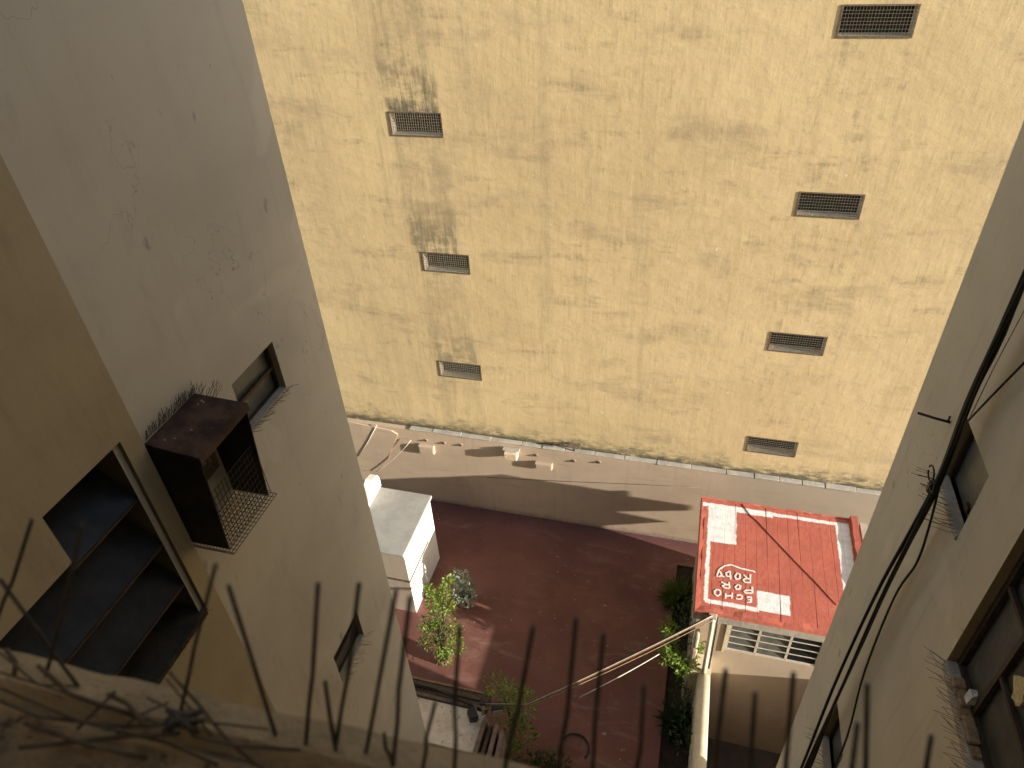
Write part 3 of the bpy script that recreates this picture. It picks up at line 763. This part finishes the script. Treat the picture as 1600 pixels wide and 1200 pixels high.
for k, (xa_, dz) in enumerate(((-2.645, .10), (-2.53, .05), (-2.42, .12), (-2.31, .06))):
    b = MB(); y0_ = 5.80 - .05 * k
    b.hexa([(xa_, 4.3, OZ - .5), (xa_ + .09, 4.3, OZ - .5), (xa_ + .09, y0_, OZ - .5), (xa_, y0_, OZ - .5), (xa_ - .03 + .03 * k, 4.3, OZ + dz), (xa_ + .06 + .03 * k, 4.3, OZ + dz - .02), (xa_ + .06, y0_, OZ + dz - .02), (xa_, y0_, OZ + dz)], None, '', .008)
    b.build('side_board', M['timber_pale' if k != 1 else 'timber'], ob)
def floodlight(x, y, z, yaw, label):
    t = thing('floodlight', (x, y, z), label, 'lamp', 'floodlights on the outbuilding corner')
    R_ = Matrix.Rotation(yaw, 3, 'Z'); o_ = Vector((x, y, z))
    f = lambda *p: o_ + R_ @ Vector(p)
    b = MB(); b.hexa([f(-.12, -.02, 0), f(.12, -.02, 0), f(.09, .12, .02), f(-.09, .12, .02), f(-.12, -.05, .16), f(.12, -.05, .16), f(.09, .10, .15), f(-.09, .10, .15)], None, '', .012); b.build('housing', M['lamp_black'], t)
    b = MB(); b.hexa([f(-.10, -.030, .015), f(.10, -.030, .015), f(.10, -.0255, .015), f(-.10, -.0255, .015), f(-.10, -.058, .14), f(.10, -.058, .14), f(.10, -.0505, .14), f(-.10, -.0505, .14)]); b.build('glass', M['lamp_glass'], t)
    b = MB(); b.tube([f(0, .05, 0), f(0, .05, -.10)], .02, None, 6); b.build('bracket', M['lamp_black'], t)
floodlight(-2.80, 5.74, OZ + .09, 2.2, 'black floodlight on the plaster roof edge, left of the post')
floodlight(-2.44, 5.93, OZ + .06, .4, 'black floodlight on the outbuilding corner, nearest the red courtyard')
po = thing('post', (-2.68, 5.86, OZ), 'short grey conduit post at the corner of the outbuilding', 'post')
b = MB(); b.tube([(-2.68, 5.86, OZ + .002), (-2.68, 5.86, OZ + .36)], .032, None, 8); b.build('conduit', M['pale_strip'], po)
b = MB(); b.tube([(-2.68, 5.86, OZ + .361), (-2.68, 5.86, OZ + .42)], .045, None, 8); b.build('cap', M['lamp_black'], po)

# overhead cable bundle from the outbuilding to the house
oc = thing('cable_bundle', (-.8, 6.5, -10.9), 'bundle of white, brown and black cables strung from the outbuilding to the red roof corner', 'cable')
A0, B0 = Vector((-2.67, 5.87, OZ + .33)), Vector((1.02, 7.86, -10.90))
def sag(a, b, s, n=14):
    return [a.lerp(b, i / n) - Vector((0, 0, s * 4 * (i / n) * (1 - i / n))) for i in range(n + 1)]
mid = onz(824, 1101, OZ + .42)
for k, (mm, r, d) in enumerate((('pale_strip', .010, (0, 0, .02)), ('cable_brown', .008, (.02, .0, .0)), ('cable', .016, (-.022, .015, .0)), ('pale_strip', .007, (.01, .03, -.02)), ('timber_edge', .008, (.05, -.02, -.03)))):
    b = MB(); D_ = Vector(d)
    b.tube([A0 + D_ * .5] + sag(mid + D_ * .6, B0 + D_, .05 + .008 * k), r, None, 6); b.build('cable', M[mm], oc)
b = MB(); b.tube(sag(onz(1030, 1022, -10.9), onz(940, 1072, -10.9), .02) + [onz(905, 1090, -10.9)], .008, None, 5)
tagmesh(b, 'wire', M['cable_white'], 'thin slack wire hanging below the overhead cable bundle', 'wire')
b = MB(); b.tube([(-5.1, 6.08, OZ + .10), (-3.7, 6.06, OZ + .11), (-2.68, 5.87, OZ + .10)], .022, None, 6)
tagmesh(b, 'cable', M['cable'], 'thick black cable along the old timber edge of the outbuilding', 'cable')
# loop of hose on the floor
c = onz(898, 1168, FZ + .03)
b = MB(); b.tube([c + Vector((.26 * math.cos(a), .26 * math.sin(a), 0)) for a in [i * .27 - .6 for i in range(18)]], .016, None, 6)
tagmesh(b, 'hose', M['cable'], 'black hose curled in a loop on the red floor', 'hose')

# ---------------------------------------------------------------- cables on the right wing
cb = thing('cable_bundle', (1.96, 4.4, -3.8), 'bundle of black cables hanging down the wall of the right building', 'cable')
def cab(pts, r, x=1.78):
    b = MB(); P_ = [onx(u, v, x) for u, v in pts]
    P_[0:0] = [P_[0] + (P_[0] - P_[1]).normalized() * 3.2]
    P_.append(P_[-1] + Vector((0, 0, -2.0)))
    # smooth
    Q = []
    for i in range(len(P_) - 1):
        p0, p1, p2, p3 = P_[max(i - 1, 0)], P_[i], P_[i + 1], P_[min(i + 2, len(P_) - 1)]
        for k in range(6):
            t_ = k / 6
            Q.append(.5 * ((2 * p1) + (p2 - p0) * t_ + (2 * p0 - 5 * p1 + 4 * p2 - p3) * t_ ** 2 + (3 * p1 - p0 - 3 * p2 + p3) * t_ ** 3))
    Q.append(P_[-1]); b.tube(Q, r, None, 6); b.build('cable', M['cable'], cb)
cab([(1602, 425), (1560, 520), (1510, 630), (1468, 742), (1425, 825), (1368, 930), (1303, 1072), (1252, 1200)], .016, 1.96)
cab([(1600, 440), (1552, 540), (1508, 640), (1474, 730), (1432, 822), (1383, 920), (1330, 1040), (1262, 1200)], .013, 1.93)
cab([(1604, 432), (1562, 535), (1520, 620), (1466, 760), (1420, 850), (1376, 940), (1322, 1060), (1258, 1200)], .017, 1.995)
cab([(1606, 418), (1565, 515), (1515, 625), (1460, 765), (1412, 860), (1350, 1000), (1300, 1110), (1266, 1200)], .013, 1.97)
cab([(1604, 436), (1545, 560), (1495, 665), (1470, 752), (1452, 822), (1432, 880), (1397, 934), (1350, 1052), (1316, 1172)], .010, 2.0)
b = MB()
k0 = onx(1463, 752, 1.95)
for (dy, dz, r) in ((.06, .02, .07), (-.04, -.02, .055), (0, -.07, .04)):
    b.tube([k0 + Vector((-.03, dy + r * math.cos(a), dz + r * .8 * math.sin(a))) for a in [i * .45 for i in range(14)]], .007, None, 5)
b.build('cable_loop', M['cable'], cb)
b = MB(); b.box(k0.x - .04, k0.x + .03, k0.y - .03, k0.y + .03, k0.z - .12, k0.z - .02, None, '', .012); b.build('clamp', M['cable'], cb)
b = MB(); b.tube([onx(1602, 565, 2.03), onx(1550, 618, 2.04), onx(1512, 658, 2.05)], .008, None, 5)
tagmesh(b, 'cable', M['cable'], 'single dark cable slanting to the small window of the right building', 'cable')
b = MB(); b.tube([onx(1602, 482, 2.06), onx(1555, 570, 2.07), onx(1514, 655, 2.08)], .004, None, 5)
tagmesh(b, 'wire', M['pale_strip'], 'thin pale wire beside the black cable bundle on the right wall', 'wire')
q = onx(1485, 660, RX)
bt = thing('wall_hook', q, 'dark metal hook bracket beside the small right window', 'bracket')
b = MB(); b.tube([q, q + Vector((-.10, .03, 0)), q + Vector((-.22, .09, -.01))], .011, None, 6); b.build('arm', M['black_sheet'], bt)
b = MB(); b.tube([q + Vector((-.02, 0, 0)), q + Vector((-.02, .0, .06))], .008, None, 6); b.build('pin', M['black_sheet'], bt)

# ---------------------------------------------------------------- bird spikes on sills
def spikes(label, a, b, n, dirv, L, r=.0022, spread=.5):
    m_ = MB(); a, b = Vector(a), Vector(b)
    for i in range(n):
        p = a.lerp(b, (i + random.uniform(.1, .9)) / n)
        d = (Vector(dirv) + Vector((random.uniform(-1, 1), random.uniform(-1, 1), random.uniform(-.6, 1))) * spread * .5).normalized() * L * random.uniform(.6, 1.15)
        bend = Vector((random.uniform(-1, 1), random.uniform(-1, 1), random.uniform(-1, 1))) * .1 * L
        m_.tube([p, p + d * .5 + bend, p + d], r, None, 4, r * .8)
    return tagmesh(m_, 'bird_spikes', M['bird_wire'], label, 'bird spikes', 'strips of bird spikes')
spikes('bird spikes on the sill of the upper left window beside the rusty hood', (LX + .0074, 3.6952, -3.799), (LX + .0074, 4.3259, -3.799), 22, (.5936, .2226, .1855), .1113)
spikes('bird spikes along the wall above the rusty hood', (LX + .0074, 2.7602, -3.0645), (LX + .0148, 3.3093, -3.0645), 60, (.2597, .0742, 1), .0965)
spikes('bird spikes on the far top corner of the rusty hood', (LX + .0148, 3.2351, -3.0719), (LX + .1855, 3.3167, -3.0867), 22, (.2226, .5936, .5936), .1261, .0016, .742)
spikes('bird spikes on the sill of the lowest left window', (LX + .0074, 3.7248, -7.7168), (LX + .0074, 4.3481, -7.7168), 20, (.6678, .1855, -.0742), .1484, .0022)
spikes('bird spikes on the sill of the large dark left window', (NX + .0074, 1.4098, -4.6672), (NX + .0074, 2.5673, -4.6672), 70, (.5194, .0, .371), .089)
spikes('bird spikes on the sill of the small right window', (RX - .01, 4.14, -4.22), (RX - .01, 4.80, -4.22), 20, (-.9, .25, .05), .20, .0024)
spikes('long bird spikes on the sill of the big right window', (RX - .015, 2.5, -4.89), (RX - .015, 3.53, -4.89), 42, (-.8, .25, .22), .165, .002, .55)
spikes('bird spikes on the lowest right window', (RX - .01, 4.21, -8.58), (RX - .01, 4.82, -8.58), 18, (-.9, .2, .1), .2, .0025)

# ---------------------------------------------------------------- plants
def leaves(m_, c, n, rad, size, up=.3, narrow=.5, dirs=None):
    for _ in range(n):
        while True:
            d = Vector((random.uniform(-1, 1), random.uniform(-1, 1), random.uniform(-1, 1)))
            if d.length <= 1: break
        p = Vector(c) + Vector((d.x * rad[0], d.y * rad[1], d.z * rad[2]))
        ax = (Vector((random.gauss(0, 1), random.gauss(0, 1), random.gauss(0, .6))) + d * 1.2 + Vector((0, 0, up))).normalized()
        sd = ax.cross(Vector((random.gauss(0, 1), random.gauss(0, 1), random.gauss(0, 1)))).normalized()
        nr = ax.cross(sd)
        s = size * random.uniform(.6, 1.3); w = s * narrow * .5
        v = [m_.b.verts.new(q) for q in (p, p + ax * s * .5 + sd * w + nr * w * .3, p + ax * s, p + ax * s * .5 - sd * w + nr * w * .3, p + ax * s * .5)]
        m_.b.faces.new((v[0], v[1], v[2], v[4])); m_.b.faces.new((v[0], v[4], v[2], v[3]))
def plant(name, base, label, cat, mat, clumps, stems, size, narrow=.5, group=None, pot=None, up=.3):
    base = Vector(base)
    t = thing(name, base, label, cat, group)
    m_ = MB()
    for (dx, dy, dz, n, r) in clumps: leaves(m_, base + Vector((dx, dy, dz)), n, r, size, up, narrow)
    tag(m_.build('foliage', mat, t), kind='stuff')
    s_ = MB()
    for (dx, dy, dz) in stems:
        tip = base + Vector((dx, dy, dz)); midp = base + Vector((dx * .4 + random.uniform(-.05, .05), dy * .4 + random.uniform(-.05, .05), dz * .55))
        s_.tube([base + Vector((random.uniform(-.04, .04), random.uniform(-.04, .04), .02)), midp, tip], .022, None, 5, .006)
    s_.build('stem', M['bark'], t)
    return t
def pot(base, r, h, label):
    b = MB(); base = Vector(base); prof = [(r * .7, 0), (r * .95, h * .85), (r * 1.08, h * .86), (r * 1.08, h), (r * .92, h), (r * .88, h * .8)]
    rings = [[b.b.verts.new(base + Vector((a * math.cos(t_), a * math.sin(t_), z))) for t_ in [2 * math.pi * j / 14 for j in range(14)]] for a, z in prof]
    for i in range(len(rings) - 1):
        for j in range(14): b.b.faces.new((rings[i][j], rings[i][(j + 1) % 14], rings[i + 1][(j + 1) % 14], rings[i + 1][j]))
    b.b.faces.new(rings[-1]).material_index = 0; b.b.faces.new(rings[0][::-1])
    return tagmesh(b, 'plant_pot', M['terracotta'], label, 'pot')
cl = []
for (u, v, y, n, r) in ((700, 908, 7.75, 50, .10), (692, 928, 7.7, 90, .15), (678, 940, 7.55, 80, .15), (700, 948, 7.6, 80, .14), (670, 922, 7.6, 50, .11), (684, 965, 7.5, 130, .20), (668, 975, 7.4, 70, .18), (676, 990, 7.4, 110, .21), (708, 985, 7.4, 110, .20),
                        (692, 1010, 7.3, 120, .20), (664, 1005, 7.3, 50, .16), (714, 1010, 7.3, 80, .17), (694, 1028, 7.25, 80, .16)):
    p = ony(u, v, y); cl.append((p, int(n * 1.9), r))
tb = Vector((-4.08, 7.32, FZ + .24))
plant('shrub', tb, 'tall sunlit lime green shrub in front of the white shed', 'shrub', M['leaf_lime'],
      [(p.x - tb.x, p.y - tb.y, p.z - tb.z, n, (r, r, r * 1.1)) for p, n, r in cl], [tuple(p - tb) for p, n, r in cl[:9]], .062, .55)
pot((-4.08, 7.32, FZ), .16, .24, 'terracotta pot under the tall lime green shrub')
tb = Vector((-4.12, 8.75, FZ + .2))
plant('bush', tb, 'round grey green bush between the lime shrub and the red floor', 'bush', M['leaf_grey'],
      [(.02, .05, .22, 260, (.28, .28, .22)), (-.05, .2, .45, 140, (.22, .2, .2)), (.12, -.05, .12, 160, (.24, .22, .16))], [(0, .1, .4), (.15, 0, .3), (-.1, .1, .4)], .075, .6)
pot((-4.12, 8.75, FZ), .19, .24, 'terracotta pot under the grey green bush')
def grass(base, n, L, label, mat='leaf_grass'):
    m_ = MB(); base = Vector(base)
    t = thing('grass_tuft', base, label, 'grass plant')
    for _ in range(n):
        a = random.uniform(0, 6.28); e = random.uniform(.15, 1.25); l = L * random.uniform(.6, 1.1)
        d = Vector((math.cos(a) * math.sin(e), math.sin(a) * math.sin(e), math.cos(e)))
        s_ = Vector((-math.sin(a), math.cos(a), 0)) * .009
        p0, p1 = base + d * .03, base + d * l * .6
        p2 = base + d * l + Vector((0, 0, -.25 * l * math.sin(e)))
        v = [m_.b.verts.new(q) for q in (p0 - s_, p0 + s_, p1 + s_, p2, p1 - s_)]
        m_.b.faces.new(v)
    tag(m_.build('blades', M[mat], t), kind='stuff')
p = onz(1066, 925, FZ + .25); grass((p.x, p.y, FZ - .04), 420, .62, 'spiky grass tuft at the far left corner of the red roofed house')
p = onz(1062, 1120, FZ + .3); grass((p.x, p.y, FZ - .04), 200, .55, 'spiky grass tuft nearest the viewer in the bed by the garden wall', 'leaf_dark')
def px_plant(name, u, v, z0, label, cat, mat, specs, size, narrow=.5, up=.3):
    b = onz(u, v, z0)
    cs = []
    for (du, dv, dz, n, r) in specs:
        q = onz(u + du, v + dv, z0 + dz); cs.append((q.x - b.x, q.y - b.y, dz, n, (r, r, r)))
    return plant(name, b, label, cat, M[mat], cs, [(c[0], c[1], c[2]) for c in cs[:6]], size, narrow, None, None, up)
px_plant('vine', 1066, 1046, -12.55, 'bright leafy vine hanging by the downpipe of the red roofed house', 'vine', 'leaf_lime',
         [(-22, -66, .7, 60, .13), (-18, -52, .6, 60, .13), (-20, -34, .5, 80, .15), (-24, -20, .45, 100, .15), (-6, -18, .4, 60, .13), (0, 0, .25, 80, .14), (12, -6, .3, 70, .13), (22, -30, .5, 60, .12), (24, -44, .6, 50, .11)], .10, .45)
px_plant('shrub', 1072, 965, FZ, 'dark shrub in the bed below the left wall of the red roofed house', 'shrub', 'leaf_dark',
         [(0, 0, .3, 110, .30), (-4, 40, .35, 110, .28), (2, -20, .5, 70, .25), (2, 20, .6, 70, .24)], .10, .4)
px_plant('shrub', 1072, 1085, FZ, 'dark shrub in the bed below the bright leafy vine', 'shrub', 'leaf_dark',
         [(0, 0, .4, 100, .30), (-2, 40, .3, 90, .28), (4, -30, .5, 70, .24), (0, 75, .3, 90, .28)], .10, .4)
px_plant('shrub', 800, 1130, FZ + .2, 'shady green shrub beside the corner of the outbuilding', 'shrub', 'leaf_lime',
         [(-25, -60, 1.4, 90, .22), (0, -45, 1.1, 120, .25), (20, -30, .8, 110, .25), (0, -10, .5, 150, .30), (15, 20, .3, 140, .28), (-10, 40, .2, 120, .28)], .10, .4)
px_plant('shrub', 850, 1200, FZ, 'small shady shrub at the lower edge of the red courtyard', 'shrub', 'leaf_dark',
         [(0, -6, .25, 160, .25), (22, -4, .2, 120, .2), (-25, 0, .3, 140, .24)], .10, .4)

# ---------------------------------------------------------------- the ledge under the viewer
LZ = -.50
lg = thing('window_ledge', (0, .05, LZ), 'rough mortar window ledge set with rusty spikes right below the viewer', 'ledge')
def edge_y(x):
    a, b = onz(0, 1015, LZ), onz(800, 1190, LZ)
    return a.y + (b.y - a.y) * (x - a.x) / (b.x - a.x)
m_ = MB(); NXg, NYg = 150, 34; grid = []
from mathutils import noise as mnoise
for i in range(NXg + 1):
    x = -1.1 + 2.2 * i / NXg; col = []
    ey = edge_y(x) + .006 * mnoise.noise(Vector((x * 9, 0, 3)))
    for j in range(NYg + 1):
        t_ = j / NYg; y = -.18 + (ey + .18) * t_
        z = LZ + .004 * mnoise.noise(Vector((x * 30, y * 30, 1)))
        dd = ey - y
        if dd > .030 + .006 * mnoise.noise(Vector((x * 14, 5, 0))):
            z += -.010 if dd < .037 else .006 + .012 * mnoise.noise(Vector((x * 22, y * 22, 7))) + .006 * mnoise.noise(Vector((x * 70, y * 70, 2)))
        col.append(m_.b.verts.new((x, y, z)))
    col.append(m_.b.verts.new((x, ey - .002, LZ - .09)))
    grid.append(col)
for i in range(NXg):
    for j in range(NYg + 1):
        f = m_.b.faces.new((grid[i][j], grid[i + 1][j], grid[i + 1][j + 1], grid[i][j + 1]))
        f.material_index = m_.mi(M['ledge_lip'] if j >= NYg - 3 else M['ledge'])
m_.build('mortar_bed', None, lg)
SP = [((50, 812), (-10, 985)), ((128, 820), (72, 1055)), ((0, 905), (122, 1072)), ((337, 882), (283, 1108)), ((357, 915), (430, 1147)), ((497, 912), (478, 1162)),
      ((561, 912), (525, 1165)), ((619, 922), (572, 1175)), ((641, 933), (614, 1193)), ((508, 1065), (525, 1172)), ((600, 1145), (614, 1195)), ((718, 980), (710, 1212)),
      ((680, 1098), (660, 1205)), ((833, 978), (786, 1215)), ((900, 965), (868, 1235)), ((943, 990), (922, 1240)), ((1006, 1070), (990, 1255)), ((1134, 1047), (1108, 1285)),
      ((1180, 1084), (1160, 1290)), ((1240, 1052), (1222, 1300)), ((1355, 1070), (1346, 1320)), ((1340, 1130), (1310, 1318)), ((1455, 1150), (1430, 1340))]
for (tu, tv), (bu, bv) in SP:
    b0 = onz(bu, bv, LZ); tp = ony(tu, tv, b0.y + .012)
    b = MB(); md = b0.lerp(tp, .5) + Vector((random.uniform(-.002, .002), 0, 0))
    d = (b0 - tp).normalized()
    lean = Vector((random.uniform(-.001, .001), random.uniform(-.001, .001), 0))
    b.tube([b0 + d * .02, b0, b0.lerp(tp, .3) + lean * .4, md + lean * .3, tp], .0016, None, 6, .0014); b.build('spike', M['spike'], lg)
TW = [[(0, 1050), (80, 1075), (160, 1105), (230, 1125), (300, 1140)], [(0, 1095), (60, 1120), (130, 1128), (200, 1135), (280, 1132)], [(30, 1168), (110, 1160), (200, 1150), (280, 1146)],
      [(0, 1020), (60, 1070), (120, 1072)], [(265, 1050), (310, 1100), (350, 1150), (400, 1195)], [(170, 1085), (200, 1100), (228, 1135)], [(325, 1175), (360, 1180), (410, 1200)], [(120, 1140), (150, 1110), (180, 1080)],
      [(10, 1015), (25, 1035), (22, 1055)], [(260, 1060), (300, 1110), (330, 1150)]]
TW += [[(0, 1075), (120, 1125), (260, 1160), (340, 1195)], [(60, 1040), (110, 1085), (210, 1118)], [(230, 1090), (300, 1125), (420, 1140)], [(300, 1150), (370, 1165), (470, 1172)], [(40, 1130), (140, 1165), (230, 1185)], [(180, 1150), (215, 1118), (262, 1098)]]
wt = thing('wire_tangle', onz(200, 1120, LZ), 'tangle of bent dry wires lying on the left of the mortar ledge', 'wire')
for k, tw in enumerate(TW):
    b = MB(); P_ = [onz(u, v, LZ + .012 + .012 * random.random()) for u, v in tw]
    b.tube(P_, .0009 + .0005 * (k % 3), None, 6); b.build('wire', M['twig'], wt)
b = MB(); c = onz(285, 1128, LZ + .02)
for k in range(16):
    a = random.uniform(0, 6.28); d = Vector((math.cos(a), math.sin(a) * .5, random.uniform(-.1, .4))) * random.uniform(.008, .024)
    b.tube([c - d, c + Vector((random.uniform(-.006, .006), random.uniform(-.004, .004), .006)), c + d], .0015, None, 5)
b.build('knot', M['spike'], wt)

# the building the picture is taken from
ow = thing('apartment_building', (-.7, -.62, -15.7), 'wall of the building the viewer looks out of, below the ledge', 'building')
mb = MB(); mb.box(NX + .01, RX - .01, -3, -.20, -15.69, 2.4); mb.build('wall', M['left_near'], ow)
